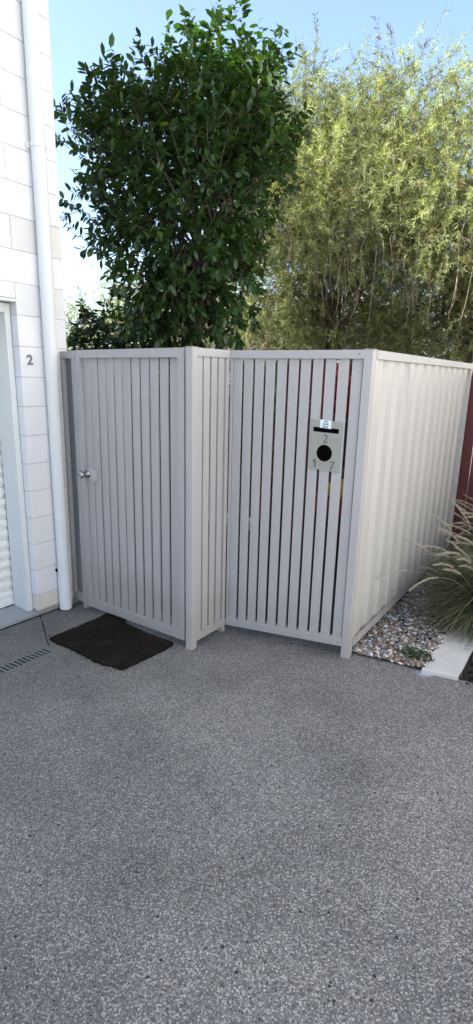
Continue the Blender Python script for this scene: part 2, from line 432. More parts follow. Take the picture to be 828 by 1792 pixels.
def text_mesh(name, s, size, centre, normal, mat, parent, ext=.001, style=None, weight=0):
    cu = bpy.data.curves.new(name, 'FONT'); cu.body = s; cu.size = size; cu.extrude = ext
    cu.align_x = 'CENTER'; cu.align_y = 'CENTER'; cu.offset = weight if weight else (size*.022 if style == 'bold' else 0)
    cu.space_line = .95
    tmp = bpy.data.objects.new('tmp', cu); COL.objects.link(tmp)
    dg = bpy.context.evaluated_depsgraph_get(); me = bpy.data.meshes.new_from_object(tmp.evaluated_get(dg))
    bpy.data.objects.remove(tmp); me.name = name
    co = np.zeros(len(me.vertices)*3); me.vertices.foreach_get('co', co); co = co.reshape(-1, 3)
    co[:, :2] -= (co[:, :2].min(0)+co[:, :2].max(0))/2
    nx, ny = normal; ax = np.array([-ny, nx, 0]); 
    W = np.array(centre)+np.outer(co[:,0], ax)+np.outer(co[:,1], [0,0,1])+np.outer(co[:,2], [nx, ny, 0])
    W -= np.array(parent_loc(parent)); me.vertices.foreach_set('co', W.ravel()); me.update()
    me.materials.clear(); me.materials.append(mat)
    o = bpy.data.objects.new(name, me); COL.objects.link(o); o.parent = parent
    return o
house()

# ------------------------------------------------------------------ slatted screen fence, gate, narrow panel
HT = 1.75
(gx_, gy_), GL = unit(E_, A); GD = (gx_, gy_); GN = (gy_, -gx_)        # along the gate E->A
GN = (-abs(GN[0]), -abs(GN[1]))                                         # outward normal (to the viewer)
(acx, acy), ACL = unit(A, C); AD = (acx, acy); AN = (acy, -acx)        # A->C, outward normal to the right
(cbx, cby), CBL = unit(C, B); CD = (cbx, cby); CN = (cby, -cbx)        # C->B, outward normal to the viewer
(bdx, bdy), BDL = unit(B, D); BD_ = (bdx, bdy); BN = (bdy, -bdx)       # B->D, outward normal to the right
assert CN[1] < 0 and AN[0] > 0 and BN[0] > 0

def slat_fence():
    root = empty('slat_fence', (C[0], C[1], G(*C)), 'taupe powder coated fence of vertical slats stepping from the gate post to the letterbox corner', 'fence')
    # posts: outer corner at A, B; inner corner at C
    def post(name, corner, ax, ay, x0, x1, y0, y1, ztop, sink=.02):
        m = MB(); m.box(corner, ax, ay, x0, x1, y0, y1, G(*corner)-sink, ztop-.004)
        p = m.build(name, M['fence'], root, bevel=.003)
        c = MB(); c.box(corner, ax, ay, x0-.0015, x1+.0015, y0-.0015, y1+.0015, ztop-.004, ztop); c.build('post_cap', M['fence'], p, bevel=.0015)
        return p
    post('post', A, AD, AN, 0, .05, -.05, 0, HT+.004)
    post('post', B, CD, CN, -.05, 0, -.055, 0, HT+.004)
    pc = MB(); pc.box(C, AD, AN, -.030, .0, -.046, -.002, G(*C)-.02, HT-.046); pc.build('post', M['fence'], root, bevel=.003)
    # A-C
    zb = lambda s: -.030-.03*s
    r = MB(); r.box(A, AD, AN, .05, ACL, -.035, 0, HT-.045, HT); r.build('top_rail', M['fence'], root, bevel=.0025)
    r = MB(); r.box(A, AD, AN, .05, ACL, -.035, 0, zb(.05), zb(.05)+.05, zb(ACL), zb(ACL)+.045); r.build('bottom_rail', M['fence'], root, bevel=.0025)
    s = MB()
    for x0, x1 in ((.051, .104), (.116, .174), (.190, .246), (.262, .318)):
        s.box(A, AD, AN, x0, x1, -.022, -.010, zb(x0)+.046, HT-.04)
    s.build('slat_panel', M['fence'], root, bevel=.0015)
    # C-B
    zc = lambda s: -.040+.126*s
    e = CBL-.05
    r = MB(); r.box(C, CD, CN, 0.0, e, -.04, 0, HT-.046, HT-.0005); r.build('top_rail', M['fence'], root, bevel=.0025)
    r = MB(); r.box(C, CD, CN, 0.0, e, -.04, 0, zc(0), zc(0)+.049, zc(e), zc(e)+.052); r.build('bottom_rail', M['fence'], root, bevel=.0025)
    s = MB(); s.box(C, CD, CN, .0005, .016, -.034, -.004, zc(0)+.0495, HT-.0465); s.build('stile', M['fence'], root, bevel=.001)
    s = MB(); rr = random.Random(5)
    for k in range(11):
        x0 = .018+k*.0752+rr.uniform(-.001, .001); x1 = x0+.0585
        if x1 > e: x1 = e-.004
        y = -.014+rr.uniform(-.0012, .0012)
        s.box(C, CD, CN, x0, x1, y-.011, y, zc(x0)+.046, HT-.042)
    s.build('slat_panel', M['fence'], root, bevel=.0015)
    def screw(o, ax, ay, x, z, y=.0):
        sc = MB()
        c = (o[0]+ax[0]*x+ay[0]*y, o[1]+ax[1]*x+ay[1]*y, z); c2 = (c[0]+ay[0]*.002, c[1]+ay[1]*.002, z)
        sc.tube([c, c2], .0035, 8); sc.build('rivet', M['digit'], root)
    screw(C, CD, CN, e-.025, HT-.02); screw(C, CD, CN, e-.025, zc(e)+.02)
    return root
slat_fence()

def gate():
    root = empty('gate', (A[0], A[1], G(*A)), 'taupe slatted pedestrian gate with a round steel knob, standing over the doormat', 'gate')
    x0, x1 = .006, GL-.071; w = .056; t = .04
    zg = lambda s: -.163+.112*s
    f = MB()
    f.box(E_, GD, GN, x0, x0+w, -t, 0, zg(x0), HT-.001, zg(x0+w), HT-.001)
    f.box(E_, GD, GN, x1-w, x1, -t, 0, zg(x1-w), HT-.001, zg(x1), HT-.001)
    f.box(E_, GD, GN, x0+w, x1-w, -t, 0, HT-.053, HT-.001)
    f.box(E_, GD, GN, x0+w, x1-w, -t, 0, zg(x0+w), zg(x0+w)+.055, zg(x1-w), zg(x1-w)+.055)
    f.build('gate_frame', M['fence'], root, bevel=.0008)
    s = MB(); rr = random.Random(9); a, b = x0+w+.004, x1-w-.002; p = (b-a)/11
    for k in range(11):
        u = a+k*p+rr.uniform(-.001, .001); gap = (.0165 if k in (0, 2, 4) else .0215)
        s.box(E_, GD, GN, u, min(u+p-(gap if k < 10 else 0), b), -.037+rr.uniform(-.001, .001), -.025, zg(u)+.05, HT-.05)
    s.build('slat_panel', M['fence'], root, bevel=.0015)
    P = lambda s_, y, z: (E_[0]+GD[0]*s_+GN[0]*y, E_[1]+GD[1]*s_+GN[1]*y, z)
    pl = MB(); pl.box(E_, GD, GN, .095, .195, -.024, .001, .852, .930); lk = pl.build('latch_plate', M['steel'], root, bevel=.002)
    kb = MB(); kz = .892; ks = .112
    prof = [(.001, .031), (.004, .033), (.009, .031), (.012, .016), (.030, .012), (.036, .018), (.044, .0255), (.056, .0275), (.066, .0245), (.072, .015), (.0735, .004)]
    kb.tube([P(ks, y, kz) for y, _ in prof], [r for _, r in prof], 24)
    k = kb.build('knob', M['steel_bright'], root, smooth=True)
    kh = MB(); kh.tube([P(ks, .0735, kz), P(ks, .0745, kz)], .006, 12); kh.build('keyhole', M['black'], k)
    # hinges on the right stile
    for z in (.35, 1.45):
        h = MB(); h.tube([P(x1+.0055, -.02, z-.045), P(x1+.0055, -.02, z+.045)], .0052, 10); h.build('hinge', M['fence'], root, smooth=False)
    return root
gate()

def narrow_panel():
    # fixed infill between the house wall and the gate
    q = (-GD[0], -GD[1]); L = .20
    root = empty('fence_panel', (E_[0], E_[1], G(*E_)), 'narrow fixed panel squeezed between the white downpipe and the gate', 'fence panel')
    m = MB(); m.box(E_, q, GN, .0, .045, -.04, 0, G(*E_)-.02, HT-.004)
    p = m.build('post', M['fence'], root, bevel=.003)
    f = MB(); f.box(E_, q, GN, .045, L, -.04, 0, HT-.057, HT-.006); f.box(E_, q, GN, L-.035, L+.012, -.04, 0, -.10, HT-.057); f.box(E_, q, GN, .045, L, -.04, 0, -.155, -.10)
    f.build('panel_frame', M['fence'], root, bevel=.0025)
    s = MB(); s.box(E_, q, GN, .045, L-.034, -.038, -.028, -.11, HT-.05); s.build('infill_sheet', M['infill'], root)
narrow_panel()

# ------------------------------------------------------------------ corrugated side fence
def steel_fence():
    root = empty('steel_fence', (B[0], B[1], G(*B)), 'cream ribbed steel side fence running back from the letterbox corner beside the gravel', 'fence')
    r = MB(); r.box(B, BD_, BN, .0, .022, -.045, -.001, G(*B)+.035, HT-.001)
    r.build('end_channel', M['steel'], root, bevel=.002) if False else None
    z0, z1 = .060, .112
    r = MB(); r.box(B, BD_, BN, .052, BDL-.045, -.052, .004, HT-.045, HT); r.build('top_rail', M['fence'], root, bevel=.002)
    r = MB(); r.box(B, BD_, BN, .052, BDL-.045, .001, .0045, z0, z1)
    r.box(B, BD_, BN, .052, BDL-.045, -.0505, .0009, z0, z0+.003); r.box(B, BD_, BN, .052, BDL-.045, -.054, -.0506, z0, z1); r.build('bottom_rail', M['fence'], root)
    r = MB(); r.box(B, BD_, BN, .052, .074, -.052, .001, z1, HT-.045); r.build('end_channel', M['steel'], root, bevel=.002)
    r = MB(); r.box(B, BD_, BN, BDL-.042, BDL+.006, -.052, .004, G(*D)-.02, HT+.003); r.build('post', M['steel'], root, bevel=.002)
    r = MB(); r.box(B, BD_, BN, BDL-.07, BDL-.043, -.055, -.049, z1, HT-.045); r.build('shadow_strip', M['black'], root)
    # sheets: trapezoid ribs
    def sheet_(s0, s1, lift):
        pts = []; pitch = .187; s = s0
        while s < s1-1e-6:
            for a, d in ((0, -.006), (.088, -.006), (.092, -.040), (.128, -.040), (.187, -.006)):
                if s+a <= s1+1e-6: pts.append((s+a, d-lift))
            s += pitch
        # lap rib at the start of the sheet
        q = [(s0-.028, -.034-lift), (s0-.012, -.004-lift)]+[p for i, p in enumerate(pts) if i == 0 or p != pts[i-1]]
        mb = MB(); P = lambda s_, y, z: (B[0]+BD_[0]*s_+BN[0]*y, B[1]+BD_[1]*s_+BN[1]*y, z)
        vs = []
        for (a, d) in q: vs += [P(a, d, z0+.004), P(a, d, HT-.03)]
        mb.add(vs, [(2*i, 2*i+2, 2*i+3, 2*i+1) for i in range(len(q)-1)])
        o = mb.build('fence_sheet', M['steel'], root, fix=False)
        md = o.modifiers.new('Solidify', 'SOLIDIFY'); md.thickness = .0012
        return o
    sheet_(.100, .668, .004); sheet_(.668, 1.416, .001); sheet_(1.416, 2.164, .004); sheet_(2.164, BDL-.075, .001)
    def one(p, q, r, n_):
        sc = MB(); sc.tube([p, q], r, n_); sc.build('screw', M['plate'], root)
    for s in (.068, BDL-.02):
        for z in (HT-.02, z0+.025):
            c = (B[0]+BD_[0]*s+BN[0]*.004, B[1]+BD_[1]*s+BN[1]*.004, z); one(c, (c[0]+BN[0]*.002, c[1]+BN[1]*.002, z), .0035, 8)
    for k in range(22):                                # screw heads along the top edge
        s = .12+k*.105; c = (B[0]+BD_[0]*s-BN[0]*.02, B[1]+BD_[1]*s-BN[1]*.02); one((*c, HT-.001), (*c, HT+.004), .005, 6)
steel_fence()

# ------------------------------------------------------------------ maroon boundary fence at the back
def maroon_fence():
    root = empty('boundary_fence', (D[0], D[1], G(*D)), 'dark maroon board fence behind the cream fence and the trees', 'fence')
    nn = (-Rr[1], Rr[0]); nn = (nn[0], nn[1]) if nn[1] < 0 else (-nn[0], -nn[1])
    O_ = (D[0]+.03*BD_[0], D[1]+.03*BD_[1])
    steps = [(-5, -2.5, 1.68), (-2.5, 0, 1.66), (0, 1.9, 1.74), (1.9, 3.6, 1.36), (3.6, 5.4, 1.30), (5.4, 7.2, 1.2)]
    for a, b, zt in steps:
        s = MB(); x = a
        while x < b-.01:
            x1 = min(x+.142, b); zz = min(G(O_[0]+Rr[0]*x, O_[1]+Rr[1]*x), G(O_[0]+Rr[0]*x1, O_[1]+Rr[1]*x1))-.03
            s.box(O_, Rr, nn, x+.003, x1-.003, -.018, 0, zz, zt-.02); x = x1
        s.build('board_panel', M['maroon'], root)
        c = MB(); c.box(O_, Rr, nn, a, b-.001, -.05, .012, zt-.02, zt+.01); c.build('capping', M['maroon'], root, bevel=.002)
        p = MB(); p.box(O_, Rr, nn, b-.05, b+.04, -.11, -.02, -.5, zt-.021); p.build('post', M['maroon'], root)
maroon_fence()

# ------------------------------------------------------------------ letterbox
def letterbox():
    L0, L1, Z0, Z1 = .556, .742, 1.100, 1.378
    P = lambda s_, y, z: (C[0]+CD[0]*s_+CN[0]*y, C[1]+CD[1]*s_+CN[1]*y, z)
    root = empty('letterbox', P(.65, 0, Z0), 'stainless letterbox numbered 2 and 17 with a round black hole, fixed on the slats', 'letterbox')
    # tilt: the plate hangs a touch off level, as in the photo
    y0 = -.0115
    pm = MB(); pm.box(C, CD, CN, L0, L1, y0, y0+.006, Z0, Z1, Z0-.004, Z1-.004)
    pm.build('front_plate', M['plate'], root, bevel=.0012)
    bx = MB(); bx.box(C, CD, CN, L0+.012, L1-.012, -.30, -.028, Z0+.01, Z1-.01); bx.build('box_body', M['darkbox'], root, bevel=.003)
    s = MB(); s.box(C, CD, CN, L0+.017, L1-.016, y0+.006, y0+.0068, 1.312, 1.338, 1.309, 1.335); s.build('mail_slot', M['black'], root)
    h = MB(); h.tube([P(.648, y0+.006, 1.196), P(.648, y0+.0069, 1.196)], .047, 48); h.build('newspaper_hole', M['black'], root)
    rim = MB()
    n = 48; vs = []; fs = []
    for k in range(n):
        a = 2*math.pi*k/n
        for r, y in ((.0468, .0062), (.0468, .0075), (.0482, .0075), (.0482, .0062)): vs.append(P(.648+math.cos(a)*r, y0+y, 1.196+math.sin(a)*r))
    for k in range(n):
        for j in range(3): fs.append((4*k+j, 4*((k+1)%n)+j, 4*((k+1)%n)+j+1, 4*k+j+1))
    rim.add(vs, fs); rim.build('hole_rim', M['plate'], root)
    def t(name, ch, size, s_, z, style=None, w=0): text_mesh(name, ch, size, P(s_, y0+.0068, z), CN, M['digit'], root, .0006, style, w)
    t('digit', '2', .066, .650, 1.277); 
    one_ = MB(); yy = y0+.0068
    pts = [(.5905, 1.112), (.5985, 1.112), (.5985, 1.160), (.5925, 1.160), (.5885, 1.153), (.5800, 1.149), (.5800, 1.1425), (.5905, 1.1425)]
    one_.add([P(a, yy, b) for a, b in pts]+[P(a, yy+.0008, b) for a, b in pts], [tuple(range(8)), tuple(range(15, 7, -1))]+[(i, (i+1) % 8, 8+(i+1) % 8, 8+i) for i in range(8)])
    one_.build('digit', M['digit'], root); t('digit', '7', .070, .700, 1.130)
    st = MB(); st.box(C, CD, CN, .612, .680, y0+.0071, y0+.0078, 1.336, 1.381, 1.332, 1.377); sk = st.build('sticker', M['sticker'], root)
    text_mesh('sticker_text', 'NO\nJUNK\nMAIL', .0155, P(.646, y0+.0081, 1.3565), CN, M['ink'], sk, .0002, 'bold')
letterbox()

# ------------------------------------------------------------------ doormat
def doormat():
    out = [(-1.245, 3.277), (-1.15, 3.405), (-1.04, 3.565), (-.965, 3.70), (-.936, 3.722), (-.87, 3.665), (-.80, 3.60), (-.785, 3.555), (-.775, 3.50), (-.70, 3.415), (-.58, 3.30),
           (-.45, 3.185), (-.393, 3.140), (-.385, 3.118), (-.43, 3.05), (-.52, 2.94), (-.60, 2.845), (-.638, 2.798), (-.665, 2.80), (-.72, 2.845), (-.78, 2.87), (-.84, 2.915), (-.95, 3.02), (-1.06, 3.12), (-1.16, 3.20)]
    rr = random.Random(2); pts = []
    for i in range(len(out)):
        a, b = out[i], out[(i+1) % len(out)]; n = max(2, int(math.hypot(a[0]-b[0], a[1]-b[1])/.012))
        for k in range(n):
            t_ = k/n; pts.append((a[0]+(b[0]-a[0])*t_+rr.gauss(0, .0022), a[1]+(b[1]-a[1])*t_+rr.gauss(0, .0022)))
    # fill by rings shrinking to the centre
    cx = sum(p[0] for p in pts)/len(pts); cy = sum(p[1] for p in pts)/len(pts); n = len(pts)
    mb = MB(); rings = [(1.0, .001), (1.0, .014), (.985, .019)]+[(1-.055*k, .020) for k in range(1, 18)]
    for f, h in rings:
        for (x, y) in pts:
            X, Y = cx+(x-cx)*f, cy+(y-cy)*f
            hh = h+(rr.uniform(-.002, .003) if h > .01 else 0)+(.003*math.sin(X*9+1)*math.cos(Y*7) if h > .01 else 0)
            mb.v.append((X, Y, G(X, Y)+max(hh, .001)))
    for r in range(len(rings)-1):
        for k in range(n): k2 = (k+1) % n; mb.f.append((r*n+k, r*n+k2, (r+1)*n+k2, (r+1)*n+k))
    mb.f.append(tuple((len(rings)-1)*n+k for k in range(n)))
    o = mb.build('doormat', M['mat']); tag(o, 'worn black coir doormat lying skewed on the concrete before the gate', 'doormat')
    # fibre pile
    poly = out
    def inside(x, y):
        c = False; j = len(poly)-1
        for i in range(len(poly)):
            if (poly[i][1] > y) != (poly[j][1] > y) and x < (poly[j][0]-poly[i][0])*(y-poly[i][1])/(poly[j][1]-poly[i][1])+poly[i][0]: c = not c
            j = i
        return c
    V = []; F = []; Tn = []
    k = 0
    while k < 9000:
        x = rr.uniform(-1.26, -.37); y = rr.uniform(2.78, 3.74)
        if not inside(x, y): continue
        a = rr.uniform(0, 6.28); L = rr.uniform(.006, .016); w = .0009; z = G(x, y)+.0165
        ca, sa = math.cos(a), math.sin(a); b = len(V)
        V += [(x-sa*w, y+ca*w, z), (x+sa*w, y-ca*w, z), (x+ca*L*.7+sa*w*.4, y+sa*L*.7-ca*w*.4, z+L*.6), (x+ca*L*.7-sa*w*.4, y+sa*L*.7+ca*w*.4, z+L*.6)]
        F.append((b, b+1, b+2, b+3)); c = rr.choice([.010, .018, .03, .05, .09]); Tn.append((c, c*.82, c*.66)); k += 1
    mp = npmesh('pile', V, np.array(F), M['stone_dull'], o, np.array(Tn)); return o
M['stone_dull'] = tinted('coir_fibre', 1, 20, .1, .05, None)
doormat()

# ------------------------------------------------------------------ edging blocks, gravel, weed
def edging():
    s = .045
    labs = ['nearest pale concrete edging block, bare, meeting the driveway', 'second concrete edging block, half covered by overhanging grass', 'third concrete edging block, hidden under the grass', 'farthest concrete edging block along the gravel under the grass']
    for i in range(4):
        o = ED(s, .40); m = MB()
        L = .375 if i else .39
        zz = lambda a, w: G(*ED(a, w))
        P = lambda a, w, z: (*ED(a, w), zz(a, w)+z)
        h = .022+.003*i
        m.hexa([P(s, .60, -.05), P(s+L, .60, -.05), P(s+L, .41, -.05), P(s, .41, -.05), P(s, .60, h), P(s+L, .60, h), P(s+L, .41, h), P(s, .41, h)])
        b = m.build('edging_block', M['slab'], bevel=.004)
        tag(b, labs[i], 'edging block', 'edging blocks between gravel and planting'); s += L+.008
edging()
def gravel():
    ico = [(0,0,1),(.89,0,.45),(.28,.85,.45),(-.72,.53,.45),(-.72,-.53,.45),(.28,-.85,.45),(.72,.53,-.45),(-.28,.85,-.45),(-.89,0,-.45),(-.28,-.85,-.45),(.72,-.53,-.45),(0,0,-1)]
    fc = [(0,1,2),(0,2,3),(0,3,4),(0,4,5),(0,5,1),(1,6,2),(2,7,3),(3,8,4),(4,9,5),(5,10,1),(6,7,2),(7,8,3),(8,9,4),(9,10,5),(10,6,1),(11,7,6),(11,8,7),(11,9,8),(11,10,9),(11,6,10)]
    ico = np.array(ico); fc = np.array(fc); V = []; F = []; Tn = []; base = 0
    for k in range(7200):
        s = .075+RNG.random()**1.25*2.6; w = RNG.uniform(-.03, .42)
        if w < .0 and s < .1: continue
        x, y = ED(s, w); r = RNG.uniform(.006, .0155)*(1.15 if RNG.random() < .1 else 1)
        sc = np.array([r*RNG.uniform(.8, 1.4), r*RNG.uniform(.7, 1.1), r*RNG.uniform(.45, .8)])
        v = ico*sc*RNG.uniform(.8, 1.15, (12, 1)); a = RNG.uniform(0, 6.28); b = RNG.normal(0, .4)
        ca, sa = math.cos(a), math.sin(a); cb, sb = math.cos(b), math.sin(b)
        Rm = np.array([[ca, -sa, 0], [sa, ca, 0], [0, 0, 1]])@np.array([[1, 0, 0], [0, cb, -sb], [0, sb, cb]])
        v = v@Rm.T+np.array([x, y, G(x, y)+.010+RNG.uniform(0, .016)])
        V.append(v); F.append(fc+base); base += 12; q = RNG.random()
        if q < .24: c = np.array([.58, .57, .55])*RNG.uniform(.75, 1.1)
        elif q < .45: c = np.array([.38, .25, .14])*RNG.uniform(.6, 1.1)
        elif q < .72: c = np.array([.26, .255, .25])*RNG.uniform(.6, 1.2)
        else: c = np.array([.12, .11, .10])*RNG.uniform(.5, 1.4)
        Tn.append(np.tile(c, (20, 1)))
    o = npmesh('gravel', np.concatenate(V), np.concatenate(F), M['stone'], None, np.concatenate(Tn)); tag(o, 'mixed white, tan and grey pebbles along the cream fence', 'gravel', kind='stuff')
gravel()

def leaves(pos, dirs, ups, L, W, shape='oval', curl=.15):
    """one folded leaf per row; returns V, F (quads)"""
    n = len(pos); d = dirs/np.linalg.norm(dirs, axis=1, keepdims=True)
    s = np.cross(d, ups); s /= np.linalg.norm(s, axis=1, keepdims=True)+1e-9; u = np.cross(s, d)
    L = L[:, None]; W = W[:, None]
    if shape == 'oval':                 # 8 verts: base, 2 side pairs, mid pair, tip
        mid = pos+d*L*.5-u*W*.12; base = pos; tip = pos+d*L-u*L*curl
        l1 = pos+d*L*.28+s*W*.42+u*W*.1; r1 = pos+d*L*.28-s*W*.42+u*W*.1
        l2 = pos+d*L*.68+s*W*.46-u*L*curl*.4; r2 = pos+d*L*.68-s*W*.46-u*L*curl*.4
        V = np.stack([base, l1, l2, tip, r2, r1, mid], 1).reshape(-1, 3)
        f = np.array([[0, 6, 2, 1], [6, 3, 2, 2], [0, 5, 4, 6], [6, 4, 3, 3]])
        # use triangles/quads as quads: base-mid-l2-l1, mid-tip-l2, base-r1-r2-mid, mid-r2-tip -> split to tris
        tr = np.array([[0, 6, 1], [6, 2, 1], [6, 3, 2], [0, 5, 6], [5, 4, 6], [6, 4, 3]])
        F = (np.arange(n)[:, None, None]*7+tr[None]).reshape(-1, 3); k = 6
    else:                               # narrow diamond, 4 verts
        V = np.stack([pos, pos+d*L*.45+s*W*.5, pos+d*L-u*L*curl, pos+d*L*.45-s*W*.5], 1).reshape(-1, 3)
        F = (np.arange(n)[:, None, None]*4+np.array([[0, 1, 2], [0, 2, 3]])[None]).reshape(-1, 3); k = 2
    return V, F, k
def rnd_unit(n):
    v = RNG.normal(size=(n, 3)); return v/np.linalg.norm(v, axis=1, keepdims=True)

def weed():
    x, y = ED(.19, .33); root = empty('weed', (x, y, G(x, y)), 'small dark green weed growing in the gravel beside the edging block', 'plant')
    n = 420; a = RNG.uniform(0, 6.28, n); r = np.sqrt(RNG.random(n))*.085
    sx = np.array([BD_[0], BD_[1]]); px = x+np.cos(a)*r*1.3*N[0]+np.sin(a)*r*.8*T[0]; py = y+np.cos(a)*r*1.3*N[1]+np.sin(a)*r*.8*T[1]
    pos = np.stack([px, py, G(px, py)+.012+RNG.random(n)*.05*(1-r/.11)], 1)
    d = rnd_unit(n); d[:, 2] = abs(d[:, 2])*.7
    V, F, k = leaves(pos, d, np.tile([0, 0, 1.], (n, 1))+rnd_unit(n)*.3, RNG.uniform(.012, .026, n), RNG.uniform(.007, .014, n))
    t = np.repeat(np.array([[.035, .085, .03]])*RNG.uniform(.5, 1.3, (n, 1)), k, 0)
    npmesh('foliage', V, F, M['leaf_broad'], root, t)
    st = MB()
    for i in range(7):
        a_ = i*.9; st.tube([(x, y, G(x, y)+.003), (x+.03*math.cos(a_), y+.03*math.sin(a_), G(x, y)+.03), (x+.07*math.cos(a_), y+.07*math.sin(a_), G(x, y)+.04)], .0015, 5)
    st.build('stems', M['twig'], root)
weed()

# ------------------------------------------------------------------ fountain grass
def fountain(x, y, label, nb, npl, seed, sc=1.0, plumes=()):
    global RNG
    RNG = np.random.default_rng(seed)
    z0 = G(x, y)+.01
    root = empty('fountain_grass', (x, y, z0), label, 'ornamental grass', 'clumps of plumed grass along the edging')
    segs = 6
    def arcs(n, L0, L1, spread):
        az = RNG.uniform(0, 2*math.pi, n); L = RNG.uniform(L0, L1, n)*sc
        lean = RNG.uniform(.08, spread, n); droop = RNG.uniform(.7, 1.9, n)
        return az, L, lean, droop
    az, L, lean, droop = arcs(nb, .38, .80, .95)
    V = np.zeros((nb, (segs+1)*2, 3)); bx = x+RNG.normal(0, .06, nb)*sc; by = y+RNG.normal(0, .06, nb)*sc
    P = np.stack([bx, by, np.full(nb, z0)], 1); th = lean.copy(); w0 = RNG.uniform(.0016, .0030, nb)
    for s in range(segs+1):
        t_ = s/segs; w = (w0*(1-t_**2*.85))[:, None]
        sd = np.stack([-np.sin(az), np.cos(az), np.zeros(nb)], 1)
        V[:, 2*s] = P-sd*w; V[:, 2*s+1] = P+sd*w
        st = (L/segs)[:, None]
        P = P+np.stack([np.sin(th)*np.cos(az), np.sin(th)*np.sin(az), np.cos(th)], 1)*st; th = th+droop/segs*(1+.5*t_)
        P[:, 2] = np.maximum(P[:, 2], G(P[:,0], P[:,1])+.03)
    q = np.array([[2*s, 2*s+1, 2*s+3, 2*s+2] for s in range(segs)])
    F = (np.arange(nb)[:, None, None]*((segs+1)*2)+q[None]).reshape(-1, 4)
    c = np.where(RNG.random((nb, 1)) < .32, np.array([[.26, .24, .14]]), np.array([[.065, .095, .042]]))*RNG.uniform(.6, 1.3, (nb, 1))
    npmesh('blades', V.reshape(-1, 3), F, M['grass'], root, np.repeat(c, segs, 0))
    # flower plumes on thin culms
    cu = MB(); PV = []; PF = []; PT = []; base = 0
    for k in range(npl):
        if k < len(plumes): a, l_, ln, dr = plumes[k]
        else: a = RNG.uniform(1.6, 4.7) if k % 3 else RNG.uniform(0, 6.28); l_ = RNG.uniform(.70, 1.12)*sc; ln = RNG.uniform(.15, .75); dr = RNG.uniform(.9, 2.0)
        p = np.array([x+RNG.normal(0, .03), y+RNG.normal(0, .03), z0]); t_ = ln; pts = [p.copy()]; n = 16
        for s in range(n):
            p = p+np.array([math.sin(t_)*math.cos(a), math.sin(t_)*math.sin(a), math.cos(t_)])*l_/n; t_ += dr/n*(.2+2.1*(s/n)**1.6); pts.append(p.copy())
        cu.tube(pts[:13], .0010, 4, cap=False)
        # the plume: many fine bristles around the last part of the arc
        q_ = np.array(pts[12:]); m = 420; f = RNG.random(m)*(len(q_)-1.001); i = f.astype(int); fr = (f-i)[:, None]
        c0 = q_[i]*(1-fr)+q_[i+1]*fr; tg = q_[i+1]-q_[i]; tg /= np.linalg.norm(tg, axis=1, keepdims=True)
        u_ = f/(len(q_)-1); env = np.sin(np.pi*(.12+.8*u_))**.6
        d = tg*.8+rnd_unit(m)*.7
        V_, F_, kk = leaves(c0, d, rnd_unit(m), .009*env+.004, np.full(m, .0022), 'n', 0)
        PV.append(V_); PF.append(F_+base); base += len(V_)
        col = np.array([[.60, .54, .43]])*RNG.uniform(.75, 1.15, (m, 1)); PT.append(np.repeat(col, kk, 0))
        cu2 = MB()
    cu.build('culms', M['twig'], root, fix=False)
    npmesh('plumes', np.concatenate(PV), np.concatenate(PF), M['plume'], root, np.concatenate(PT))
    return root
fountain(1.70, 3.27, 'nearest grass clump, spilling over the bare edging block', 6500, 30, 5, .84)
fountain(2.10, 3.78, 'middle grass clump with arching cream plumes, before the maroon fence', 5500, 38, 6, .92)
fountain(2.42, 4.30, 'farthest grass clump, where the cream and maroon fences meet', 4500, 28, 8, .9)

# unseen clumps added at the right to shade the lower side fence
def shading_grass():
    src = [o for o in COL.objects if o.get('category') == 'ornamental grass' and o.parent is None]
    for i, (a, w_, sc) in enumerate(((.9, 1.35, 1.25), (1.7, 1.5, 1.35), (2.6, 1.25, 1.3), (2.9, 2.2, 1.4))):
        r = src[i % 3]; c = r.copy(); COL.objects.link(c); x, y = ED(a, w_); c.location = (x, y, G(x, y)+.01); c.rotation_euler = (0, 0, 1.3*i+.7); c.scale = (sc,)*3
        c['label'] = ['grass clump farther right in the bed, first past the bare block', 'tall grass clump in the right of the bed, second past the bare block', 'big grass clump in the right of the bed close to the maroon fence', 'biggest grass clump, deep in the bed against the maroon fence'][i]
        for ch in r.children:
            d = ch.copy(); COL.objects.link(d); d.parent = c
shading_grass()
def chips():
    rr = random.Random(8); mb = MB()
    for _ in range(900):
        x, y = ED(rr.uniform(-.02, 2.9), rr.uniform(.61, 1.3)); a = rr.uniform(0, 6.28); L = rr.uniform(.008, .03); w_ = rr.uniform(.003, .009); z = G(x, y)+.012+rr.random()*.01
        ax = (math.cos(a), math.sin(a)); t_ = rr.choice([.25, .5, 1, 1.6, 3])
        mb.box((x, y), ax, (-ax[1], ax[0]), -L, L, -w_, w_, z, z+rr.uniform(.002, .005), z0b=z+rr.uniform(0, .01), z1b=z+rr.uniform(.011, .014), col=(.03*t_, .022*t_, .016*t_))
    o = mb.build('bark_chips', M['stone_dull']); tag(o, 'dark bark mulch chips under the plumed grass at the right edge', 'mulch', kind='stuff')
chips()
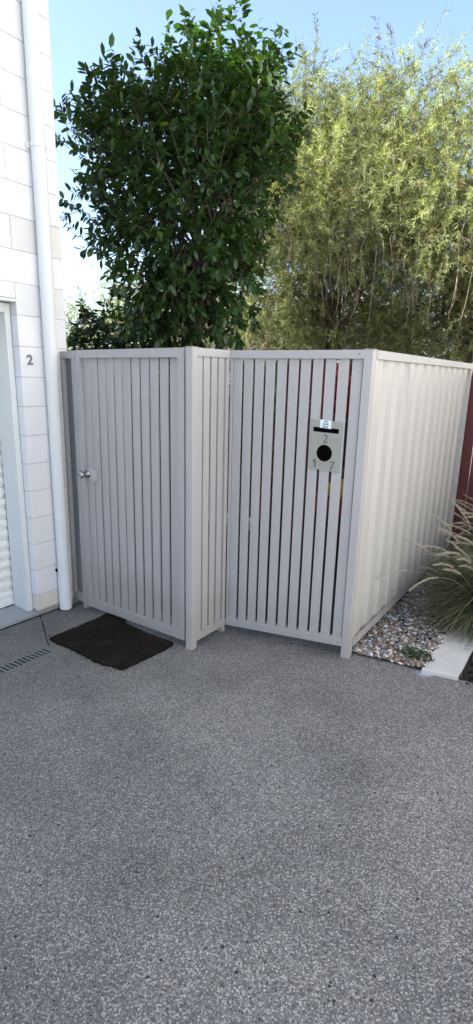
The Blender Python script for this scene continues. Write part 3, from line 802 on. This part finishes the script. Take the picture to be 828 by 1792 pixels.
def litter():
    rr = random.Random(4); V = []; F = []; Tn = []
    spots = [(C[0]+CD[0]*s_-CN[0]*o_, C[1]+CD[1]*s_-CN[1]*o_) for s_, o_ in [(rr.uniform(0, .8), rr.uniform(-.05, .05)) for _ in range(46)]]
    spots += [(rr.uniform(-1.3, .6), rr.uniform(1.5, 3.0)) for _ in range(14)]
    for (x, y) in spots:
        a = rr.uniform(0, 6.28); L = rr.uniform(.006, .02); w_ = L*.28; z = G(x, y)+.003; b = len(V); ca, sa = math.cos(a), math.sin(a)
        V += [(x, y, z), (x+ca*L*.5-sa*w_, y+sa*L*.5+ca*w_, z+.004), (x+ca*L, y+sa*L, z+.001), (x+ca*L*.5+sa*w_, y+sa*L*.5-ca*w_, z+.003)]
        F.append((b, b+1, b+2, b+3)); t_ = rr.uniform(.5, 1.2); Tn.append((.16*t_, .10*t_, .05*t_))
    o = npmesh('leaf_litter', V, np.array(F), M['stone_dull'], None, np.array(Tn)); tag(o, 'few dry brown leaves on the concrete by the slatted fence', 'leaves', kind='stuff')
litter()
# ------------------------------------------------------------------ trees
def limb(mb, p0, p1, r0, r1, rr, sag=.0, n=6, wob=.05):
    pts = []; L = (Vector(p1)-Vector(p0)).length
    for i in range(n+1):
        t_ = i/n; p = Vector(p0).lerp(Vector(p1), t_); p.z += sag*math.sin(math.pi*t_)
        if 0 < i < n: p += Vector((rr.gauss(0, wob), rr.gauss(0, wob), rr.gauss(0, wob*.6)))*L*.6
        pts.append(p)
    mb.tube(pts, [r0+(r1-r0)*i/n for i in range(n+1)], 6, cap=False); return pts
def broadleaf(name, x, y, label, cat, blobs, ncl, seed, leafL=(.035, .112), col=(.042, .088, .025), trunk=None, z_trunk=None, outline=()):
    """crown made of sprigs: each a short twig carrying a dozen oval leaves"""
    global RNG
    RNG = np.random.default_rng(seed); rr = random.Random(seed)
    root = empty(name, (x, y, G(x, y)), label, cat)
    cen = []
    wts = np.array([b[3]*b[4]*b[5] for b in blobs], float); wts /= wts.sum()
    for k in range(ncl):
        b = blobs[RNG.choice(len(blobs), p=wts)]; d = rnd_unit(1)[0]; r = RNG.random()**.42
        cen.append([b[0]+d[0]*b[3]*r, b[1]+d[1]*b[4]*r, b[2]+d[2]*b[5]*r])
    cen += [list(o) for o in outline]
    cen = np.array(cen); n = len(cen)
    cc = np.array([np.mean([b[0] for b in blobs]), np.mean([b[1] for b in blobs]), np.mean([b[2] for b in blobs])-.4])
    out = cen-cc; out /= np.linalg.norm(out, axis=1, keepdims=True); td = out+rnd_unit(n)*.7; td[:, 2] += .15; td /= np.linalg.norm(td, axis=1, keepdims=True)
    m = 13; tl = RNG.uniform(.12, .24, n)
    k = np.tile(np.arange(m), n); ci = np.repeat(np.arange(n), m); f = (k+.5)/m
    pos = cen[ci]+td[ci]*(tl[ci]*f)[:, None]
    side = rnd_unit(n*m); side -= (side*td[ci]).sum(1, keepdims=True)*td[ci]; side /= np.linalg.norm(side, axis=1, keepdims=True)
    d = side+td[ci]*.7; d[:, 2] -= .25
    L = RNG.uniform(*leafL, n*m); W = L*RNG.uniform(.32, .56, n*m)
    up = np.tile([0, 0, 1.], (n*m, 1))+rnd_unit(n*m)*.5
    V, F, kk = leaves(pos, d, up, L, W, 'oval', .12)
    tone = (RNG.uniform(.65, 1.35, n)[ci]*RNG.uniform(.8, 1.2, n*m))[:, None]
    c = np.array([col])*tone; yel = RNG.random(n*m)[:, None] < .05; c = np.where(yel, c*np.array([[2.4, 1.7, .9]]), c)
    npmesh('crown', V, F, M['leaf_broad'], root, np.repeat(c, kk, 0))
    tw = MB()
    tr = trunk or [(x, y, G(x, y)-.05), (x+.03, y, 1.0), (x-.02, y+.02, 1.9), (x+.02, y, 2.7)]
    tw.tube(tr, [.05, .042, .034, .02], 9)
    for i in range(0, n, max(1, n//90)):
        q = Vector(tr[-1]) if cen[i][2] > 2.3 else Vector(tr[-2]); q = Vector(tr[2]).lerp(Vector(tr[3]), rr.random()) if len(tr) > 3 else q
        limb(tw, q, cen[i], .012, .003, rr, .06, 5, .06)
    tw.build('trunk', M['bark'], root, smooth=True, fix=False)
    # fine twigs of the sprigs
    s_ = MB()
    for i in range(0, n, 2): s_.tube([cen[i]-td[i]*.08, cen[i]+td[i]*tl[i]], [.003, .0015], 4, cap=False)
    s_.build('twigs', M['bark'], root, fix=False)
    return root

def weeping(name, x, y, label, cat, blobs, nst, seed, col, leafL=(.04, .075), leafW=(.006, .0105), droop=(.5, 1.3), bare=60, dens=34, flowers=0, group=None, trunkr=.07):
    """bottlebrush-like tree: shoots grow outward from the crown and hang, set with narrow leaves"""
    global RNG
    RNG = np.random.default_rng(seed); rr = random.Random(seed)
    root = empty(name, (x, y, G(x, y)), label, cat, group)
    wts = np.array([b[3]*b[4]*b[5] for b in blobs], float)**.8; wts /= wts.sum()
    bi = RNG.choice(len(blobs), nst, p=wts); Bm = np.array([b[:6] for b in blobs])[bi]
    d = rnd_unit(nst); d[:, 2] = d[:, 2]*.9+.1; r = RNG.random(nst)**.36
    S = Bm[:, :3]+d*Bm[:, 3:6]*r[:, None]
    az = np.arctan2(d[:, 1], d[:, 0])+RNG.normal(0, .6, nst)
    L = RNG.uniform(*droop, nst)*.55; th = RNG.uniform(.1, 1.4, nst)      # angle from up
    bend = RNG.uniform(.4, 2.9, nst)
    seg = 7; P = S.copy(); path = [P.copy()]; dirs = []
    for s in range(seg):
        dv = np.stack([np.sin(th)*np.cos(az), np.sin(th)*np.sin(az), np.cos(th)], 1); dirs.append(dv)
        P = P+dv*(L/seg)[:, None]; th = np.minimum(th+bend/seg, 3.05); az = az+RNG.normal(0, .12, nst); path.append(P.copy())
    path = np.stack(path, 1); dirs = np.stack(dirs, 1)
    m = dens; f = RNG.random((nst, m))**.8*(seg-.001); i = f.astype(int); fr = (f-i)[..., None]; ar = np.arange(nst)[:, None]
    pos = (path[ar, i]*(1-fr)+path[ar, i+1]*fr).reshape(-1, 3); tg = dirs[ar, i].reshape(-1, 3)
    nn = len(pos); dd = tg*.8+rnd_unit(nn)*.8
    V, F, kk = leaves(pos, dd, rnd_unit(nn), RNG.uniform(*leafL, nn), RNG.uniform(*leafW, nn), 'n', .1)
    tone = np.repeat(RNG.uniform(.35, 1.6, nst), m)[:, None]*RNG.uniform(.8, 1.2, (nn, 1)); c = np.array([col])*tone
    dry = np.repeat(RNG.random(nst) < .10, m)[:, None]; c = np.where(dry, np.array([[.17, .14, .09]])*tone, c)
    npmesh('crown', V, F, M['leaf_needle'], root, np.repeat(c, kk, 0))
    tw = MB(); zc = np.mean([b[2] for b in blobs]); top = (x+.05, y, zc+.3)
    tr = [(x, y, G(x, y)-.1), (x-.04, y, .8), (x+.05, y+.03, 1.7), top]; tw.tube(tr, [trunkr, trunkr*.85, trunkr*.7, trunkr*.35], 9)
    for b in blobs:
        for j in range(5):
            e = Vector((b[0]+rr.uniform(-.7, .7)*b[3], b[1]+rr.uniform(-.7, .7)*b[4], b[2]+rr.uniform(-.2, .8)*b[5]))
            st = Vector(tr[2]).lerp(Vector(tr[3]), rr.random()); limb(tw, st, e, .03, .008, rr, .12, 7, .05)
    tw.build('trunk', M['bark'], root, smooth=True, fix=False)
    t2 = MB()
    for j in range(nst//6):
        pts = path[j*3 % nst]; t2.tube([pts[q] for q in range(0, seg+1)], [.004-.0004*q for q in range(seg+1)], 3, cap=False)
    for j in range(bare):                                  # bare hanging strands, dry
        b = blobs[rr.randrange(len(blobs))]; a = rr.uniform(0, 6.28)
        p = Vector((b[0]+math.cos(a)*b[3]*.85, b[1]-abs(math.sin(a))*b[4]*.95, b[2]+rr.uniform(-.35, .4)*b[5])); l_ = rr.uniform(.35, 1.0); pts = [p]
        for q in range(6): p = p+Vector((rr.gauss(0, .03), rr.gauss(0, .03), -l_/6)); pts.append(p)
        t2.tube(pts, [.0035-.0003*q for q in range(7)], 4, cap=False)
    t2.build('twigs', M['twig'], root, fix=False)
    if flowers:
        for (fx, fy, fz) in flowers:
            fl = MB()
            for q in range(60):
                v = rnd_unit(1)[0]*.03; c0 = Vector((fx, fy, fz+rr.uniform(-.05, .05))); fl.tube([c0, c0+Vector(v)], .0018, 3, cap=False)
            fl.build('flower', M['flower'], root, fix=False)
    return root
M['flower'] = paint('red_flower', (.55, .05, .02), .6, .1)

# dark broad-leaved tree in the courtyard
BL = [(-.60, 5.35, 3.05, .70, .60, .95), (-.30, 5.3, 2.5, .50, .5, .62), (-.92, 5.3, 2.95, .32, .40, .36), (-.15, 5.4, 3.35, .50, .5, .75), (-.60, 5.5, 3.75, .80, .55, .50), (-.62, 5.3, 2.15, .5, .45, .35), (-1.15, 5.3, 3.55, .45, .4, .38), (.05, 5.5, 3.6, .42, .4, .45), (-.2, 5.5, 4.15, .6, .4, .35)]
tips = [(-1.45, 5.0, 2.90), (-1.40, 5.0, 2.93), (-1.30, 5.0, 2.86), (-1.25, 5.05, 2.66), (-1.36, 5.0, 2.70), (-1.20, 5.0, 2.60), (-1.18, 5.05, 2.80), (-1.10, 5.0, 3.0), (-1.28, 5.0, 3.04), (-1.05, 5.1, 2.45), (-.98, 5.0, 2.35)]
broadleaf('broadleaf_tree', -.38, 5.25, 'dark green broad-leaved tree rising behind the slatted gate', 'tree', BL, 1850, 21, outline=tips)
# low dark shrub by the house corner
broadleaf('broadleaf_shrub', -1.25, 5.7, 'low dark leafy shrub showing just over the gate next to the house', 'shrub',
          [(-1.30, 5.7, 1.75, .42, .35, .42), (-.85, 5.7, 1.72, .45, .35, .32), (-1.55, 5.7, 1.9, .22, .25, .30), (-1.1, 5.6, 1.1, .5, .3, .6)], 420, 33,
          trunk=[(-1.25, 5.7, G(-1.25, 5.7)-.05), (-1.22, 5.7, .4), (-1.25, 5.7, .9), (-1.2, 5.7, 1.5)])
broadleaf('courtyard_shrub', .05, 4.75, 'small leafy shrub in the courtyard, seen in slivers between the left slats', 'shrub',
          [(.05, 4.75, .95, .30, .28, .42), (.15, 4.8, 1.25, .22, .2, .25)], 90, 35, leafL=(.05, .08), col=(.05, .10, .03),
          trunk=[(.05, 4.75, G(.05, 4.75)-.03), (.06, 4.75, .2), (.04, 4.75, .6), (.06, 4.76, 1.0)])
for hx, hy, hs, hl in ((*ED(1.15, 1.85), 61, 'dense leafy hedge shrub at the driveway end of the bed'), (*ED(2.1, 1.95), 62, 'dense leafy hedge shrub in the middle of the bed'), (*ED(3.0, 1.75), 63, 'dense leafy hedge shrub against the maroon fence')):
    g_ = G(hx, hy)  # unseen hedge added to keep bounced light off the lower side fence
    broadleaf('hedge_shrub', hx, hy, hl, 'shrub', [(hx, hy, g_+.45, .55, .5, .5), (hx, hy, g_+1.05, .5, .45, .5)], 330, hs, leafL=(.06, .10), col=(.04, .08, .03),
              trunk=[(hx, hy, g_-.03), (hx, hy, g_+.3), (hx+.02, hy, g_+.7), (hx, hy, g_+1.1)])
broadleaf('red_plant', .98, 5.05, 'red leafy plant glimpsed between the slats above the letterbox', 'plant',  # added red leaves stand in for sun patches on the maroon fence
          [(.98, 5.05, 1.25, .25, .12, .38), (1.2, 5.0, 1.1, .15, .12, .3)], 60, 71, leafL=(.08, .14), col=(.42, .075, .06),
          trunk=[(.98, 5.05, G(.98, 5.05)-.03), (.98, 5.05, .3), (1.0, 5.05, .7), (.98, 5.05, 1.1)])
# weeping bottlebrushes beyond the boundary fence
weeping('bottlebrush_tree', 1.15, 7.6, 'weeping bottlebrush with red flowers, in the middle behind the letterbox', 'tree',
        [(.70, 7.0, 3.25, .95, .8, .75), (1.5, 7.0, 3.15, .9, .8, .75), (1.1, 7.4, 3.95, 1.1, .8, .75), (.45, 7.7, 4.35, .9, .7, .8), (.45, 7.8, 2.3, .75, .5, .6), (1.5, 7.9, 2.2, .8, .5, .5)], 3900, 41, (.215, .240, .118), bare=150, dens=54,
        flowers=[(1.42, 6.5, 3.45), (1.66, 6.5, 2.95)], group='weeping bottlebrushes beyond the boundary fence')
weeping('bottlebrush_tree', 2.9, 7.2, 'weeping bottlebrush at the right above the ribbed cream fence', 'tree',
        [(2.55, 6.6, 3.0, .85, .7, .75), (3.2, 6.7, 2.6, .75, .7, .65), (2.35, 7.0, 3.7, .8, .7, .65), (2.0, 7.5, 4.5, .8, .7, .6), (2.5, 7.6, 2.05, .8, .5, .5), (3.6, 7.3, 2.2, .7, .6, .6)], 3300, 43, (.225, .250, .122), bare=150, dens=54,
        group='weeping bottlebrushes beyond the boundary fence')
# paler feathery tree far left
weeping('feathery_tree', -1.9, 8.6, 'pale feathery tree low against the sky beside the white house corner', 'tree',
        [(-2.2, 8.6, 2.15, .55, .5, .55), (-1.45, 8.6, 2.45, .55, .5, .75), (-1.9, 8.5, 1.5, .9, .6, .6), (-.9, 8.6, 2.3, .6, .5, .9)], 1500, 47, (.26, .29, .13), bare=10, dens=28)
# dense evergreen mass closing the view low behind the boundary fence
weeping('hedge_tree', 1.4, 9.6, 'dense dark evergreen standing behind the bottlebrushes', 'tree',
        [(.2, 9.5, 1.9, 1.2, .6, 1.1), (1.8, 9.5, 2.0, 1.2, .6, 1.2), (3.4, 9.3, 1.9, 1.2, .6, 1.2), (1.2, 9.6, 3.2, 1.3, .6, 1.0), (2.8, 9.6, 3.0, 1.0, .6, .9)], 2000, 51, (.05, .07, .025), leafL=(.07, .11), leafW=(.012, .02), bare=0, dens=30)

# ------------------------------------------------------------------ things glimpsed through the slats
def courtyard_things():
    bx_ = (1.02, 4.62); ax = (N[0], N[1]); ay = (-T[0], -T[1]); g = G(*bx_)
    root = empty('storage_box', (*bx_, g), 'dark box with red band and yellow lid, glimpsed through the slats under the letterbox', 'box')
    m = MB(); m.box(bx_, ax, ay, -.30, .22, -.18, .18, g, .44); m.build('body', M['darkbox'], root, bevel=.01)
    m = MB(); m.box(bx_, ax, ay, -.305, .225, -.185, .185, .44, .605); m.build('band', M['redbox'], root, bevel=.008)
    m = MB(); m.box(bx_, ax, ay, -.20, .225, -.19, .19, .606, .70); m.build('lid', M['yellow'], root, bevel=.012)
    r2 = empty('watering_can', (1.16, 4.53, .702), 'small green plastic can standing on the yellow lid', 'watering can')
    m = MB(); m.tube([(1.16, 4.53, .702), (1.16, 4.53, .80), (1.16, 4.53, .815)], [.05, .045, .03], 16); m.build('body', M['green'], r2)
    m = MB(); m.tube([(1.12, 4.53, .73), (1.07, 4.52, .78), (1.03, 4.51, .83)], [.012, .009, .008], 8); m.build('spout', M['green'], r2)
    m = MB(); m.tube([(1.195, 4.53, .72), (1.235, 4.53, .75), (1.235, 4.53, .79), (1.19, 4.53, .805)], .006, 8); m.build('handle', M['green'], r2)
    # pale edging in front of the boundary fence, bright by its own white
    O_ = (D[0]-.30*BD_[0], D[1]-.30*BD_[1]); x, y = O_[0]+Rr[0]*3, O_[1]+Rr[1]*3
    r3 = empty('garden_edging', (x, y, G(x, y)), 'low white garden edging in front of the maroon fence, glimpsed through the slats', 'garden edging')
    e = MB(); e.box(O_, Rr, BD_, 1.98, 2.9, -.05, .05, -.45, -.045); e.build('base', M['darkbox'], r3)
    for k in range(3):
        a = 1.98+k*.325; e = MB(); e.box(O_, Rr, BD_, a, a+.25, -.06, .06, -.043, .065); e.build('edging_piece', M['white_edge'], r3, bevel=.006)
courtyard_things()

# pale house beyond the trees, only glimpsed through gaps in the leaves
def far_house():
    root = empty('far_house', (3.5, 19, -.4), 'pale rendered house glimpsed through the leaves over the fence', 'house')
    o = (3.5, 19); ax = (1, 0); ay = (0, 1)
    m = MB(); m.box(o, ax, ay, -6, 6, -3, 4, -.8, 2.9); m.build('wall', M['render'], root)
    m = MB(); m.add([(-3, 15.5, 2.9), (10, 15.5, 2.9), (10, 23.5, 2.9), (-3, 23.5, 2.9), (-1, 19.5, 4.3), (8, 19.5, 4.3)], [(0,1,5,4),(1,2,5),(2,3,4,5),(3,0,4),(3,2,1,0)]); m.build('roof', M['roof'], root)
    for x in (-3.5, 0, 3.2):
        w = MB(); w.box(o, ax, ay, x, x+1.4, -3.04, -2.99, .9, 2.1); f = w.build('window', M['frame'], root)
        g = MB(); g.box(o, ax, ay, x+.07, x+1.33, -3.05, -3.041, .97, 2.03); g.build('pane', M['glass'], f)
far_house()

# unseen house added across the driveway: its sunlit wall bounces light into the shade
def light_bounce_house():
    root = empty('opposite_house', (*UV(-3, 9), .3), 'cream rendered house across the driveway from the white block house', 'house')
    o = UV(0, 0); m = MB(); m.box(o, T, N, -3.5, 14, 6.3, 12, -.6, 9); m.build('wall', M['cream'], root)
    m = MB(); m.box(o, T, N, -3.8, 14.3, 6.0, 12.3, 9, 9.15); m.build('roof', M['roof'], root)
    for u in (-1.5, 4.5, 10):
        w = MB(); w.box(o, T, N, u, u+1.5, 6.24, 6.299, 4.4, 5.6); f = w.build('window', M['frame'], root)
        g = MB(); g.box(o, T, N, u+.06, u+1.44, 6.23, 6.238, 4.46, 5.54); g.build('pane', M['glass'], f)
    d = MB(); d.box(o, T, N, .5, 3.1, 6.22, 6.299, .2, 2.7); d.build('garage_door', M['frame'], root)
light_bounce_house()
# ------------------------------------------------------------------ light
EL = math.radians(48); sx, sy = -.968, -.25; q = math.hypot(sx, sy); sx /= q; sy /= q
w = bpy.data.worlds.new('World'); SC.world = w; w.use_nodes = True; nt = w.node_tree
sky = nt.nodes.new('ShaderNodeTexSky'); sky.sky_type = 'NISHITA'; sky.sun_disc = False; sky.sun_elevation = EL
sky.sun_rotation = math.atan2(sx, sy); sky.air_density = 1.0; sky.dust_density = 1.5; sky.ozone_density = 1.0
bg = nt.nodes['Background']; nt.links.new(sky.outputs[0], bg.inputs[0]); bg.inputs[1].default_value = .115
sl = bpy.data.lights.new('sun', 'SUN'); sl.energy = 5.0; sl.angle = math.radians(.6); sl.color = (1, .965, .90)
so = bpy.data.objects.new('sun', sl); COL.objects.link(so)
dirv = Vector((-sx*math.cos(EL), -sy*math.cos(EL), -math.sin(EL))); so.rotation_euler = dirv.to_track_quat('-Z', 'Y').to_euler(); so.location = (-8, 5, 12)

# ------------------------------------------------------------------ camera
p, r = .2506, .0239
fw = Vector((0, math.cos(p), -math.sin(p))); R0 = Vector((1, 0, 0)); U0 = R0.cross(fw)
Rc = R0*math.cos(r)+U0*math.sin(r); Uc = U0*math.cos(r)-R0*math.sin(r)
cam = bpy.data.cameras.new('camera'); co = bpy.data.objects.new('camera', cam); COL.objects.link(co)
co.matrix_world = Matrix(((Rc.x, Uc.x, -fw.x, 0), (Rc.y, Uc.y, -fw.y, 0), (Rc.z, Uc.z, -fw.z, 1.608), (0, 0, 0, 1)))
cam.sensor_fit = 'VERTICAL'; cam.sensor_height = 24; cam.lens = 936.12/1792*24
cam.clip_start = .05; cam.clip_end = 2000
SC.camera = co
SC.view_settings.view_transform = 'Standard'; SC.view_settings.look = 'None'; SC.view_settings.gamma = 1
SC.view_settings.exposure = 1.85
SC.render.engine = 'CYCLES'; SC.cycles.max_bounces = 8; SC.cycles.use_denoising = True
